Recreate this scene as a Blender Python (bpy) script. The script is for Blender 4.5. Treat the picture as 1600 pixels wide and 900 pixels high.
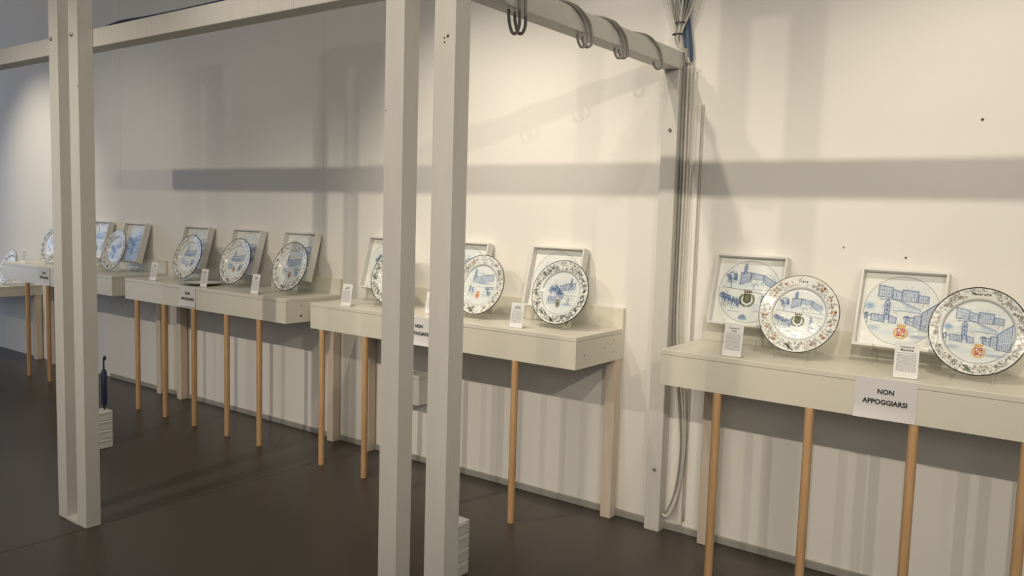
import bpy, bmesh, math, random
import numpy as np
from mathutils import Vector, Matrix

for o in list(bpy.data.objects):
    bpy.data.objects.remove(o, do_unlink=True)
scene = bpy.context.scene
C = scene.collection

# ------------------------------------------------------------------ camera
F_PX, YAW, PITCH, ROLL, CAM_D, CAM_H = 1277.47, 0.6321, 0.0908, 0.0292, 3.5656, 1.5
cy, sy, cp, sp = math.cos(YAW), math.sin(YAW), math.cos(PITCH), math.sin(PITCH)
fw = Vector((-sy * cp, cy * cp, -sp)); r0 = Vector((cy, sy, 0)); u0 = r0.cross(fw)
rt = math.cos(ROLL) * r0 + math.sin(ROLL) * u0
up = -math.sin(ROLL) * r0 + math.cos(ROLL) * u0
cd = bpy.data.cameras.new('camera'); cam = bpy.data.objects.new('camera', cd); C.objects.link(cam)
cd.sensor_width = 36.0; cd.lens = F_PX * 36.0 / 1600.0; cd.clip_end = 100
cam.matrix_world = Matrix(((rt.x, up.x, -fw.x, 0), (rt.y, up.y, -fw.y, -CAM_D), (rt.z, up.z, -fw.z, CAM_H), (0, 0, 0, 1)))
scene.camera = cam

# ------------------------------------------------------------------ world, lights, exposure
scene.view_settings.view_transform = 'Standard'
scene.view_settings.look = 'None'
scene.view_settings.gamma = 1.0
scene.view_settings.use_curve_mapping = False
scene.view_settings.exposure = 0.0
w = bpy.data.worlds.new('hall'); scene.world = w; w.use_nodes = True
bg = w.node_tree.nodes['Background']
bg.inputs[0].default_value = (1.0, 0.92, 0.82, 1); bg.inputs[1].default_value = 0.235

def spot(name, loc, aim, watts, angle, blend=0.5, col=(1.0, 0.88, 0.705), r=0.03):
    l = bpy.data.lights.new(name, 'SPOT'); o = bpy.data.objects.new(name, l); C.objects.link(o)
    l.energy = watts; l.color = col; l.spot_size = math.radians(angle); l.spot_blend = blend; l.shadow_soft_size = r
    o.location = loc
    o.rotation_euler = (Vector(aim) - Vector(loc)).to_track_quat('-Z', 'Y').to_euler()
    return o
# row of track spotlights parallel to the wall, behind the camera
TY, TZ = -4.55, 3.15
for x, aim, wt, an, bl in ((-6.2, (-6.8, 0, 0.85), 150, 50, 0.8), (-4.75, (-5.6, 0, 0.85), 40, 50, 0.7), (-3.5, (-3.9, -1.7, 1.1), 245, 50, 0.9),
                           (-2.35, (-1.8, 0, 0.85), 120, 50, 0.7), (-1.15, (-2.4, 0, 0.85), 80, 50, 0.7), (-1.15, (-5.2, 0, 1.0), 55, 46, 0.9),
                           (0.2, (-0.4, 0, 0.85), 175, 50, 0.7), (1.93, (-1.2, 0, 0.85), 135, 50, 0.7), (1.93, (-4.0, 0, 1.0), 120, 40, 0.9)):
    spot('track_spotlight', (x, TY, TZ), aim, wt, an, bl)
# spotlights closer to the wall, just inside the overhead beam
for x, wt in ((-8.0, 130), (-2.85, 114), (-2.05, 74), (-1.2, 18), (-0.35, 80)):
    spot('wall_spotlight', (x, -1.45, 3.3), (x, 0, 1.25), wt, 66, 1.0)
# unseen soft fill added behind the camera to lift the shade under the shelves
hl = bpy.data.lights.new('added_fill_light', 'AREA'); ho = bpy.data.objects.new('added_fill_light', hl); C.objects.link(ho)
hl.shape = 'RECTANGLE'; hl.size = 2.4; hl.size_y = 1.2; hl.energy = 44; hl.color = (1.0, 0.90, 0.76)
ho.location = (1.6, -7.2, 2.9); ho.rotation_euler = (Vector((-1.2, 0, 0.6)) - Vector((1.6, -7.2, 2.9))).to_track_quat('-Z', 'Y').to_euler()
# bluish daylight entering from the open end of the hall on the left
al = bpy.data.lights.new('daylight_opening', 'AREA'); ao = bpy.data.objects.new('daylight_opening', al); C.objects.link(ao)
al.shape = 'RECTANGLE'; al.size = 3.0; al.size_y = 2.6; al.energy = 46; al.color = (0.38, 0.60, 1.0)
ao.location = (-12.5, -3.0, 1.6); ao.rotation_euler = (Vector((-8.0, -0.6, 1.0)) - Vector((-12.5, -3.0, 1.6))).to_track_quat('-Z', 'Y').to_euler()

# ------------------------------------------------------------------ materials
def srgb(*c):
    return tuple(((v / 255.0) / 12.92 if v / 255.0 <= 0.04045 else ((v / 255.0 + 0.055) / 1.055) ** 2.4) for v in c)

def mat(name, col, rough=0.5, var=0.04, scale=8.0, bump=0.0, bscale=60.0, stretch=None, spec=0.5, metal=0.0, col2=None):
    m = bpy.data.materials.new(name); m.use_nodes = True
    nt = m.node_tree; b = nt.nodes['Principled BSDF']
    b.inputs['Roughness'].default_value = rough; b.inputs['Metallic'].default_value = metal
    b.inputs['Specular IOR Level'].default_value = spec
    tc = nt.nodes.new('ShaderNodeTexCoord'); mp = nt.nodes.new('ShaderNodeMapping')
    nt.links.new(tc.outputs['Object'], mp.inputs[0])
    if stretch: mp.inputs['Scale'].default_value = stretch
    nz = nt.nodes.new('ShaderNodeTexNoise'); nz.inputs['Scale'].default_value = scale; nz.inputs['Detail'].default_value = 5
    nt.links.new(mp.outputs[0], nz.inputs['Vector'])
    cr = nt.nodes.new('ShaderNodeValToRGB')
    cr.color_ramp.elements[0].position = 0.3; cr.color_ramp.elements[1].position = 0.7
    c2 = col2 if col2 else tuple(max(0, v * (1 - 2 * var)) for v in col)
    cr.color_ramp.elements[0].color = (*c2, 1); cr.color_ramp.elements[1].color = (*col, 1)
    nt.links.new(nz.outputs['Fac'], cr.inputs[0]); nt.links.new(cr.outputs[0], b.inputs['Base Color'])
    if bump:
        n2 = nt.nodes.new('ShaderNodeTexNoise'); n2.inputs['Scale'].default_value = bscale; n2.inputs['Detail'].default_value = 3
        nt.links.new(mp.outputs[0], n2.inputs['Vector'])
        bp = nt.nodes.new('ShaderNodeBump'); bp.inputs['Strength'].default_value = bump; bp.inputs['Distance'].default_value = 0.01
        nt.links.new(n2.outputs['Fac'], bp.inputs['Height']); nt.links.new(bp.outputs[0], b.inputs['Normal'])
    return m

M = {}
M['wall'] = mat('wall_paint', (0.80, 0.78, 0.74), 0.6, 0.015, 1.5, 0.08, 25)
M['floor'] = mat('dark_resin_floor', (0.060, 0.049, 0.040), 0.38, 0.10, 1.2, 0.03, 6)
M['base'] = mat('grey_skirting', (0.34, 0.33, 0.30), 0.5, 0.06, 10)
M['post'] = mat('white_painted_timber', (0.61, 0.595, 0.56), 0.5, 0.03, 4, 0.06, 18, (6, 6, 1))
M['shelf'] = mat('cream_laminate', (0.70, 0.675, 0.585), 0.32, 0.012, 3)
M['edge'] = mat('laminate_edge', (0.62, 0.60, 0.53), 0.45, 0.03, 6)
M['dowel'] = mat('beech_dowel', srgb(204, 168, 126), 0.45, 0.06, 6, 0.04, 30, (10, 10, 1), col2=srgb(186, 148, 106))
M['leg'] = mat('whitewashed_pine', (0.66, 0.58, 0.48), 0.6, 0.05, 5, 0.08, 20, (9, 9, 1), col2=(0.60, 0.50, 0.40))
M['frame'] = mat('white_frame_lacquer', (0.72, 0.71, 0.68), 0.4, 0.015, 5)
M['paper'] = mat('white_paper', (0.80, 0.80, 0.81), 0.75, 0.01, 10)
M['notice'] = mat('notice_paper', (0.68, 0.67, 0.68), 0.75, 0.01, 10)
M['ink'] = mat('black_print', (0.015, 0.015, 0.017), 0.7, 0.0)
M['greyink'] = mat('grey_fine_print', (0.22, 0.22, 0.23), 0.7, 0.0)
M['screw'] = mat('screw_steel', (0.35, 0.33, 0.30), 0.35, 0.05, 30, metal=0.8)
M['hole'] = mat('dark_screw_hole', (0.08, 0.06, 0.045), 0.7, 0.1, 30)
M['cable'] = mat('grey_cable', (0.26, 0.25, 0.235), 0.45, 0.04, 20)
M['wcable'] = mat('pale_cable', (0.55, 0.53, 0.48), 0.45, 0.04, 20)
M['tie'] = mat('black_tie', (0.03, 0.03, 0.03), 0.5, 0.0)
M['blue'] = mat('blue_cable_sheath', (0.055, 0.10, 0.17), 0.5, 0.1, 12)
M['navy'] = mat('dark_blue_sheath', (0.012, 0.02, 0.06), 0.5, 0.1, 12)
M['box'] = mat('white_plastic', (0.60, 0.60, 0.57), 0.5, 0.02, 8)

def acrylic():
    m = bpy.data.materials.new('clear_acrylic'); m.use_nodes = True
    nt = m.node_tree; nt.nodes.clear()
    out = nt.nodes.new('ShaderNodeOutputMaterial'); mx = nt.nodes.new('ShaderNodeMixShader')
    tr = nt.nodes.new('ShaderNodeBsdfTransparent'); gl = nt.nodes.new('ShaderNodeBsdfGlossy'); lw = nt.nodes.new('ShaderNodeLayerWeight')
    tr.inputs[0].default_value = (0.97, 0.98, 0.97, 1); gl.inputs['Roughness'].default_value = 0.08
    lw.inputs[0].default_value = 0.35
    ma = nt.nodes.new('ShaderNodeMath'); ma.operation = 'MULTIPLY_ADD'; ma.inputs[1].default_value = 0.42; ma.inputs[2].default_value = 0.07
    nt.links.new(lw.outputs['Facing'], ma.inputs[0]); nt.links.new(ma.outputs[0], mx.inputs[0])
    nt.links.new(tr.outputs[0], mx.inputs[1]); nt.links.new(gl.outputs[0], mx.inputs[2]); nt.links.new(mx.outputs[0], out.inputs[0])
    return m
M['acrylic'] = acrylic()

def painted():
    m = bpy.data.materials.new('hand_painted_glazed_ceramic'); m.use_nodes = True
    nt = m.node_tree; b = nt.nodes['Principled BSDF']
    at = nt.nodes.new('ShaderNodeAttribute'); at.attribute_name = 'paint'
    nt.links.new(at.outputs['Color'], b.inputs['Base Color'])
    b.inputs['Roughness'].default_value = 0.16
    nz = nt.nodes.new('ShaderNodeTexNoise'); nz.inputs['Scale'].default_value = 28
    tc = nt.nodes.new('ShaderNodeTexCoord'); nt.links.new(tc.outputs['Object'], nz.inputs['Vector'])
    bp = nt.nodes.new('ShaderNodeBump'); bp.inputs['Strength'].default_value = 0.10; bp.inputs['Distance'].default_value = 0.01
    nt.links.new(nz.outputs['Fac'], bp.inputs['Height']); nt.links.new(bp.outputs[0], b.inputs['Normal'])
    return m
M['ceramic'] = painted()

# ------------------------------------------------------------------ helpers
def tag(o, label=None, cat=None, group=None, kind=None):
    if label: o['label'] = label
    if cat: o['category'] = cat
    if group: o['group'] = group
    if kind: o['kind'] = kind
    return o

def empty(name, loc, rot=(0, 0, 0)):
    o = bpy.data.objects.new(name, None); C.objects.link(o)
    o.location = loc; o.rotation_euler = rot; o.empty_display_size = 0.05
    return o

def link(name, me, m, parent=None, loc=None, rot=None):
    o = bpy.data.objects.new(name, me); C.objects.link(o)
    if m is not None and not me.materials: me.materials.append(m)
    if parent: o.parent = parent
    if loc: o.location = loc
    if rot: o.rotation_euler = rot
    return o

def bbox_bm(bm, a, b):
    (x0, y0, z0), (x1, y1, z1) = a, b
    v = [bm.verts.new(p) for p in ((x0, y0, z0), (x1, y0, z0), (x1, y1, z0), (x0, y1, z0), (x0, y0, z1), (x1, y0, z1), (x1, y1, z1), (x0, y1, z1))]
    for f in ((0, 3, 2, 1), (4, 5, 6, 7), (0, 1, 5, 4), (1, 2, 6, 5), (2, 3, 7, 6), (3, 0, 4, 7)):
        bm.faces.new([v[i] for i in f])

def fin(bm, name, smooth=False):
    bmesh.ops.recalc_face_normals(bm, faces=bm.faces[:])
    me = bpy.data.meshes.new(name); bm.to_mesh(me); bm.free()
    if smooth:
        for p in me.polygons: p.use_smooth = True
    return me

def box(name, a, b, m, parent=None, bevel=0.0, seg=1):
    """box in the parent's frame; its origin sits at the middle of its base"""
    c = ((a[0] + b[0]) / 2, (a[1] + b[1]) / 2, min(a[2], b[2]))
    bm = bmesh.new()
    bbox_bm(bm, [a[i] - c[i] for i in range(3)], [b[i] - c[i] for i in range(3)])
    if bevel: bmesh.ops.bevel(bm, geom=bm.edges[:], offset=bevel, segments=seg, affect='EDGES', profile=0.5)
    return link(name, fin(bm, name), m, parent, c)

def tube_bm(bm, pts, r, n=8, closed_ends=True):
    pts = [Vector(p) for p in pts]; rings = []
    prev = None
    for i, p in enumerate(pts):
        t = (pts[min(i + 1, len(pts) - 1)] - pts[max(i - 1, 0)]).normalized()
        if prev is None:
            a = Vector((0, 0, 1)) if abs(t.z) < 0.9 else Vector((1, 0, 0))
            nrm = t.cross(a).normalized()
        else:
            nrm = (prev - t * prev.dot(t))
            nrm = nrm.normalized() if nrm.length > 1e-6 else t.orthogonal().normalized()
        prev = nrm; bn = t.cross(nrm)
        rr = r[i] if isinstance(r, (list, tuple)) else r
        rings.append([bm.verts.new(p + rr * (math.cos(2 * math.pi * k / n) * nrm + math.sin(2 * math.pi * k / n) * bn)) for k in range(n)])
    for a, b in zip(rings, rings[1:]):
        for k in range(n): bm.faces.new((a[k], a[(k + 1) % n], b[(k + 1) % n], b[k]))
    if closed_ends:
        bm.faces.new(rings[0][::-1]); bm.faces.new(rings[-1])

def spline(pts, n=10):
    P = [Vector(p) for p in pts]; P = [P[0] * 2 - P[1]] + P + [P[-1] * 2 - P[-2]]; out = []
    for i in range(1, len(P) - 2):
        for k in range(n):
            t = k / n
            out.append(0.5 * ((2 * P[i]) + (P[i + 1] - P[i - 1]) * t + (2 * P[i - 1] - 5 * P[i] + 4 * P[i + 1] - P[i + 2]) * t * t + (3 * P[i] - P[i - 1] - 3 * P[i + 1] + P[i + 2]) * t ** 3))
    out.append(P[-2]); return out

def tube(name, pts, r, m, parent=None, n=8, smooth_path=True, k=10):
    bm = bmesh.new(); tube_bm(bm, spline(pts, k) if smooth_path else pts, r, n)
    return link(name, fin(bm, name, True), m, parent)

def disc_head(name, c, axis, r, h, m, parent, n=10):
    """small screw head or hole: short cylinder along axis"""
    ax = Vector(axis).normalized(); c = Vector(c)
    bm = bmesh.new(); tube_bm(bm, [c - ax * 0.001, c + ax * h * 0.7, c + ax * h], [r, r, r * 0.6], n)
    return link(name, fin(bm, name), m, parent)

# ------------------------------------------------------------------ the setting
wall = empty('wall_back', (0, 0, 0)); tag(wall, 'long white painted wall of wide panels behind the shelves', None, None, 'structure')
seams = [-12.0, -9.15, -6.65, -4.15, -1.655, 0.85, 6.0]
for a, b in zip(seams, seams[1:]):
    box('panel', (a + 0.0012, 0.0, 0), (b - 0.0012, 0.05, 3.7), M['wall'], wall, 0.0015)
box('backing', (-12, 0.051, 0), (6, 0.08, 3.7), M['wall'], wall)
floor = empty('floor', (0, 0, 0)); tag(floor, 'dark brown-grey resin floor with one straight joint', None, None, 'structure')
box('slab', (-14, -9, -0.1), (-3.706, 0.08, 0), M['floor'], floor)
box('slab', (-3.702, -9, -0.1), (6, 0.08, 0), M['floor'], floor)
box('screed', (-14, -9, -0.14), (6, 0.08, -0.101), M['floor'], floor)
bb = box('baseboard_back', (-6.85, -0.012, 0), (6, -0.0005, 0.036), M['base'], None, 0.003)
tag(bb, 'low grey skirting strip along the foot of the white wall', None, None, 'structure')
# small marks on the wall
def wall_mark(name, x, z, r, label):
    o = disc_head(name, (x, -0.0005, z), (0, -1, 0), r, 0.004, M['hole'], None, 8); tag(o, label, 'nail'); return o
wall_mark('nail', -0.435, 1.905, 0.005, 'small dark nail in the wall high above the rightmost plate')
wall_mark('nail', -0.665, 1.37, 0.004, 'tiny dark nail in the wall just above the second framed tile from the right')
wall_mark('nail', -0.905, 1.40, 0.003, 'tiny grey nail between the two framed tiles at the right end')

# ------------------------------------------------------------------ timber frame
PF, PB, BZ0, BZ1 = -1.77, -1.70, 2.178, 2.257
def twin(xs, label, marks):
    t = empty('double_post', (sum(xs) / 4, (PF + PB) / 2, 0)); ox, oy, _ = t.location
    for k in (0, 2):
        box('post', (xs[k] - ox, PF - oy, 0.0), (xs[k + 1] - ox, PB - oy, 2.75), M['post'], t, 0.0025)
    box('base_plate', (xs[1] - ox, PF - oy, 0.0), (xs[2] - ox, PB - oy, 0.015), M['post'], t, 0.001)
    box('top_spacer', (xs[1] - ox, PF - oy, 2.68), (xs[2] - ox, PB - oy, 2.75), M['post'], t, 0.001)
    for kind, x, z, r in marks:
        disc_head(kind, (x - ox, PF - oy, z), (0, -1, 0), r, 0.008 if kind == 'bolt' else 0.0006, M['screw'] if kind == 'bolt' else M['hole'], t)
    tag(t, label, 'post', 'double posts of the timber frame'); return t
twin((-3.960, -3.880, -3.778, -3.699), 'white double timber post at the left with two bolt heads near its top',
     [('bolt', -3.933, 2.224, 0.009), ('bolt', -3.743, 2.224, 0.009), ('paint_chip', -3.70, 2.0, 0.003)])
twin((-1.816, -1.739, -1.619, -1.540), 'white double timber post in the middle of the picture, nearest the camera',
     [('paint_chip', -1.579, 1.992, 0.003), ('paint_chip', -1.566, 1.996, 0.005), ('paint_chip', -1.578, 1.980, 0.003), ('paint_chip', -1.808, 1.80, 0.002)])
pc = empty('wall_post', (-1.69, -0.035, 0))
box('post', (-0.0385, -0.035, 0), (0.0395, 0.0345, BZ0 - 0.0005), M['post'], pc, 0.0025)
for z in (1.904, 0.303): disc_head('bolt', (0.006, -0.035, z), (0, -1, 0), 0.008, 0.009, M['screw'], pc)
tag(pc, 'white timber post fixed to the wall left of the rightmost shelf', 'post')
b1 = empty('long_beam', (-2.7, -1.66, BZ0))
for a, b in ((-6.0, -3.672), (-3.6705, -2.335), (-2.3335, -1.7295), (-1.6485, 1.3)):
    box('timber', (a + 2.7, -0.0395, 0), (b + 2.7, 0.0405, BZ1 - BZ0), M['post'], b1, 0.002)
tag(b1, 'white overhead beam running parallel to the wall behind the left double post', 'beam')
b2 = box('cross_beam', (-1.7285, -1.79, BZ0), (-1.6495, -0.001, BZ1), M['post'], None, 0.002)
tag(b2, 'white overhead cross beam with cable loops running from the middle post to the wall', 'beam')

# cables on the frame
def wrap(y, drop, lean, strands, label):
    """cable wound once round the cross beam, hanging below it"""
    root = empty('cable_loop', (-1.69, y, BZ0))
    for s in range(strands):
        dy = 0.034 * s; d = drop - 0.006 * s
        p = [(-0.045, dy - lean * 1.5, 0.03), (-0.044, dy - lean * 1.3, 0.078), (-0.02, dy - lean * 1.1, 0.086), (0.03, dy - lean * 0.7, 0.087), (0.046, dy - lean * 0.45, 0.078),
             (0.049, dy - lean * 0.12, 0.045), (0.050, dy, 0.0), (0.049, dy + 0.003, -d * 0.65), (0.041, dy - 0.004, -d * .97), (0.030, dy - 0.012, -d * .92), (0.022, dy - 0.018, -d * 0.5), (0.018, dy - 0.016, -0.0057)]
        tube('cable', p, 0.0055, M['cable'], root, 8, True, 8)
    tag(root, label, 'cable', 'grey cable loops on the cross beam'); return root
wrap(-1.33, 0.085, 0.0, 2, 'pointed double loop of grey cable hanging under the cross beam nearest the middle post')
wrap(-0.90, 0.052, 0.20, 2, 'double loop of grey cable round the cross beam, second from the middle post')
wrap(-0.62, 0.046, 0.20, 2, 'double loop of grey cable round the cross beam, third from the middle post')
wrap(-0.275, 0.034, 0.22, 1, 'single loop of grey cable round the cross beam nearest the wall post')
bl = tube('blue_cable', [(-3.66, -1.66, BZ1 + 0.012), (-3.5, -1.672, BZ1 + 0.016), (-3.3, -1.672, BZ1 + 0.011), (-3.0, -1.68, BZ1 + 0.006), (-2.4, -1.685, BZ1 + 0.006), (-1.75, -1.675, BZ1 + 0.006)], [0.0065] * 51, M['navy'])
tag(bl, 'dark blue cable lying along the top of the long overhead beam', 'cable')
bun = empty('cable_bundle', (-1.64, -0.05, 2.26))
def rel(*pts): return [(x + 1.64, y + 0.05, z - 2.26) for x, y, z in pts]
for k, (tx, ty) in enumerate(((-1.735, -0.05), (-1.715, -0.055), (-1.70, -0.045), (-1.655, -0.06), (-1.64, -0.05), (-1.615, -0.055), (-1.595, -0.05))):
    q = 0.008 * (k - 3)
    tube('cable', rel((tx * 1.0 + (tx + 1.66) * 1.2, ty, 2.75), (tx, ty, 2.50), (-1.668 + q * 0.9, -0.055, 2.37), (-1.672 + q * 0.4, -0.06 - 0.006 * (k % 2), 2.315), (-1.66 + q * .3, -0.055 + 0.004 * (k % 3), 2.275), (-1.641 + 0.006 * (k % 3), -0.040 - 0.004 * (k % 2), 2.262), (-1.640 + 0.007 * (k % 4), -0.036, 2.205)), 0.0055 if k % 2 else 0.0045, M['cable'] if k % 3 else M['wcable'], bun, 7)
for z, x in ((2.385, -1.663), (2.335, -1.676)):
    tube('cable_tie', [(x + 1.64 + 0.022 * math.cos(a), 0.0 - 0.008 + 0.018 * math.sin(a), z - 2.26) for a in np.linspace(0, 6.283, 17)], 0.003, M['tie'], bun, 6, False)
tube('blue_conduit', rel((-1.668, -0.022, 2.75), (-1.665, -0.022, 2.5), (-1.646, -0.022, 2.36), (-1.632, -0.022, 2.26), (-1.632, -0.022, 2.22)), 0.019, M['blue'], bun, 10)
tag(bun, 'bundle of grey cables tied together above the top of the wall post', 'cable')
run = empty('cable_run', (-1.62, -0.03, 0))
for k, (dx, rr, mk) in enumerate(((0.0085, 0.0075, 'cable'), (0.026, 0.006, 'wcable'), (0.043, 0.006, 'wcable'))):
    x = dx - 0.030
    pts = [(x, -0.006, 2.195), (x, -0.004, 2.0), (x, 0.004, 1.6), (x, 0.006, 1.0), (x + 0.03, 0.008, 0.75), (x + 0.066 - 0.008 * k, 0.008, 0.45), (x + 0.052 - 0.01 * k, 0.008, 0.22), (x + 0.012 - 0.008 * k, 0.006 - 0.012 * k, 0.09), (-0.0235, 0.002 - 0.012 * k, 0.078 + 0.004 * k)]
    tube('cable', pts, rr, M[mk], run, 8)
tag(run, 'three grey cables running down beside the wall post and bending in at its foot', 'cable')
cdt = empty('wall_conduit', (-1.571, 0, 0))
box('channel', (-0.009, -0.014, 0.04), (0.009, -0.0005, 2.02), M['wall'], cdt, 0.002)
tube('cable', [(0.017, -0.006, 2.02), (0.018, -0.006, 1.0), (0.018, -0.006, 0.06)], 0.004, M['wcable'], cdt, 7)
tag(cdt, 'thin white cable channel running up the wall right of the grey cables', 'conduit')

# ------------------------------------------------------------------ shelves
SD, ST, SB = -0.447, 0.951, 0.801
def shelf(x0, x1, dowels, label, holes=(), legs=True, top=ST, bot=SB):
    xc = (x0 + x1) / 2; t = empty('wall_shelf', (xc, -0.22, 0))
    def B(name, a, b, m, bev=0.001): return box(name, (a[0] - xc, a[1] + 0.22, a[2]), (b[0] - xc, b[1] + 0.22, b[2]), m, t, bev)
    B('top_board', (x0, SD, top - 0.021), (x1, -0.0215, top), M['shelf'], 0.0015)
    B('fascia', (x0, SD + 0.0005, bot), (x1, SD + 0.0185, top - 0.0222), M['shelf'])
    e = B('end_panel', (x1 - 0.019, SD + 0.0192, bot), (x1, -0.0215, top - 0.0222), M['shelf'])
    B('end_panel', (x0, SD + 0.0192, bot), (x0 + 0.019, -0.0215, top - 0.0222), M['shelf'])
    B('backboard', (x0, -0.0205, bot), (x1 + 0.004, -0.0005, top + 0.102), M['shelf'])
    for y, z, r in holes:
        disc_head('screw', (x1 - e.location.x - xc, y + 0.22 - e.location.y, z - e.location.z), (1, 0, 0), r, 0.0008, M['hole'], e, 8)
    for x in dowels:
        bm = bmesh.new(); tube_bm(bm, [(0, 0, 0), (0, 0, 0.004), (0, 0, bot - 0.003), (0, 0, bot - 0.0005)], [0.0165, 0.0175, 0.0175, 0.0175], 20)
        me = fin(bm, 'leg')
        for pl in me.polygons: pl.use_smooth = len(pl.vertices) == 4
        link('dowel_leg', me, M['dowel'], t, (x - xc, -0.432 + 0.22, 0))
    if legs:
        B('back_leg', (x0 + 0.045, -0.07, 0), (x0 + 0.1, -0.0125, bot - 0.0005), M['leg'], 0.002)
        B('back_leg', (x1 - 0.056, -0.07, 0), (x1, -0.0125, bot - 0.0005), M['leg'], 0.002)
    tag(t, label, 'shelf', 'white display shelves along the wall'); return t
shelf(-1.500, 0.33, [-1.247, -0.88, -0.519, -0.179, 0.18], 'cream display shelf at the right edge, nearest the camera, with a large notice')
shelf(-3.732, -1.917, [-3.645, -3.287, -2.972, -2.63, -2.262], 'cream display shelf behind the middle double post with screw holes in its end panel',
      [(-0.37, 0.862, 0.004), (-0.34, 0.88, 0.002), (-0.19, 0.874, 0.003), (-0.10, 0.90, 0.0035), (-0.10, 0.845, 0.0035), (-0.36, 0.84, 0.002)])
shelf(-5.782, -3.958, [-5.644, -5.29, -4.935, -4.565, -4.229], 'cream display shelf between the two double posts with a flat dish lying on it', [(-0.33, 0.905, 0.004), (-0.33, 0.842, 0.0075)])
shelf(-7.828, -5.968, [-7.383, -7.012], 'cream display shelf partly hidden by the left double post')
shelf(-9.90, -8.085, [-9.2, -8.7], 'lower white shelf at the far left edge beyond the other shelves', (), True, 0.705, 0.61)

# ------------------------------------------------------------------ ceramics: a small stroke painter gives the vertex paint
class Canvas:
    def __init__(s, n=420, base=(226, 228, 224)):
        s.n = n; s.a = np.ones((n, n, 3)) * np.array(base, float)
    def _box(s, x0, y0, x1, y1, pad):
        n = s.n; f = lambda v: (v + 1) * 0.5 * (n - 1)
        i0, i1 = int(max(0, f(x0 - pad))), int(min(n - 1, f(x1 + pad) + 1)); j0, j1 = int(max(0, f(y0 - pad))), int(min(n - 1, f(y1 + pad) + 1))
        if i1 <= i0 or j1 <= j0: return None
        gx = np.arange(i0, i1 + 1) / (n - 1) * 2 - 1; gy = np.arange(j0, j1 + 1) / (n - 1) * 2 - 1
        X, Y = np.meshgrid(gx, gy); return (slice(j0, j1 + 1), slice(i0, i1 + 1)), X, Y
    def _mix(s, sl, m, col):
        s.a[sl] = s.a[sl] * (1 - m[..., None]) + np.array(col, float) * m[..., None]
    def seg(s, x0, y0, x1, y1, w, col, al=1.0):
        b = s._box(min(x0, x1), min(y0, y1), max(x0, x1), max(y0, y1), w * 2 + 0.01)
        if not b: return
        sl, X, Y = b; dx, dy = x1 - x0, y1 - y0; L = dx * dx + dy * dy + 1e-12
        t = np.clip(((X - x0) * dx + (Y - y0) * dy) / L, 0, 1)
        d = np.hypot(X - x0 - t * dx, Y - y0 - t * dy); aa = 2.0 / s.n
        s._mix(sl, np.clip((w - d) / aa + 0.5, 0, 1) * al, col)
    def path(s, pts, w, col, al=1.0):
        for p, q in zip(pts, pts[1:]): s.seg(p[0], p[1], q[0], q[1], w, col, al)
    def arc(s, x, y, r, a0, a1, w, col, al=1.0, n=8, ry=None):
        ry = r if ry is None else ry
        s.path([(x + r * math.cos(a0 + (a1 - a0) * k / n), y + ry * math.sin(a0 + (a1 - a0) * k / n)) for k in range(n + 1)], w, col, al)
    def blob(s, x, y, rx, ry, col, al=0.5, hard=2.0, ang=0.0):
        R = max(rx, ry); b = s._box(x - R, y - R, x + R, y + R, R * 0.6)
        if not b: return
        sl, X, Y = b; c, q = math.cos(ang), math.sin(ang); u = ((X - x) * c + (Y - y) * q) / rx; v = (-(X - x) * q + (Y - y) * c) / ry
        s._mix(sl, np.exp(-np.power(u * u + v * v, hard)) * al, col)
    def poly(s, pts, col, al=1.0):
        xs, ys = [p[0] for p in pts], [p[1] for p in pts]; b = s._box(min(xs), min(ys), max(xs), max(ys), 0.01)
        if not b: return
        sl, X, Y = b; ins = np.zeros(X.shape, bool)
        for (x0, y0), (x1, y1) in zip(pts, pts[1:] + pts[:1]):
            c = ((y0 > Y) != (y1 > Y)) & (X < (x1 - x0) * (Y - y0) / (y1 - y0 + 1e-12) + x0); ins ^= c
        s._mix(sl, ins * al, col)

BL, BD, BP = (118, 140, 176), (70, 86, 124), (184, 200, 216)
GR = {'M': [[(0, 0), (.1, 1), (.45, .3), (.8, 1), (.9, 0)]], 'a': [[(.6, .5), (.2, .5), (.1, .2), (.3, 0), (.6, .3), (.6, .5), (.7, 0)]], 'c': [[(.6, .45), (.25, .5), (.1, .2), (.3, 0), (.6, .1)]],
      'e': [[(.1, .25), (.6, .3), (.4, .55), (.1, .3), (.25, 0), (.65, .1)]], 'r': [[(.15, 0), (.2, .5)], [(.2, .35), (.55, .5)]], 't': [[(.35, .9), (.3, 0), (.55, .05)], [(.1, .55), (.6, .55)]],
      'T': [[(0, 1), (.9, 1)], [(.45, 1), (.4, 0)]], 'i': [[(.3, .5), (.3, 0)], [(.3, .75), (.3, .8)]]}
def script(cv, txt, x, y, h, col, wd):
    adv = h * 0.78; x -= adv * len(txt) / 2
    for ch in txt:
        for ln in GR[ch]: cv.path([(x + px * h * 0.85 + py * h * 0.12, y + py * h) for px, py in ln], wd, col, 0.9)
        x += adv

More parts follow.
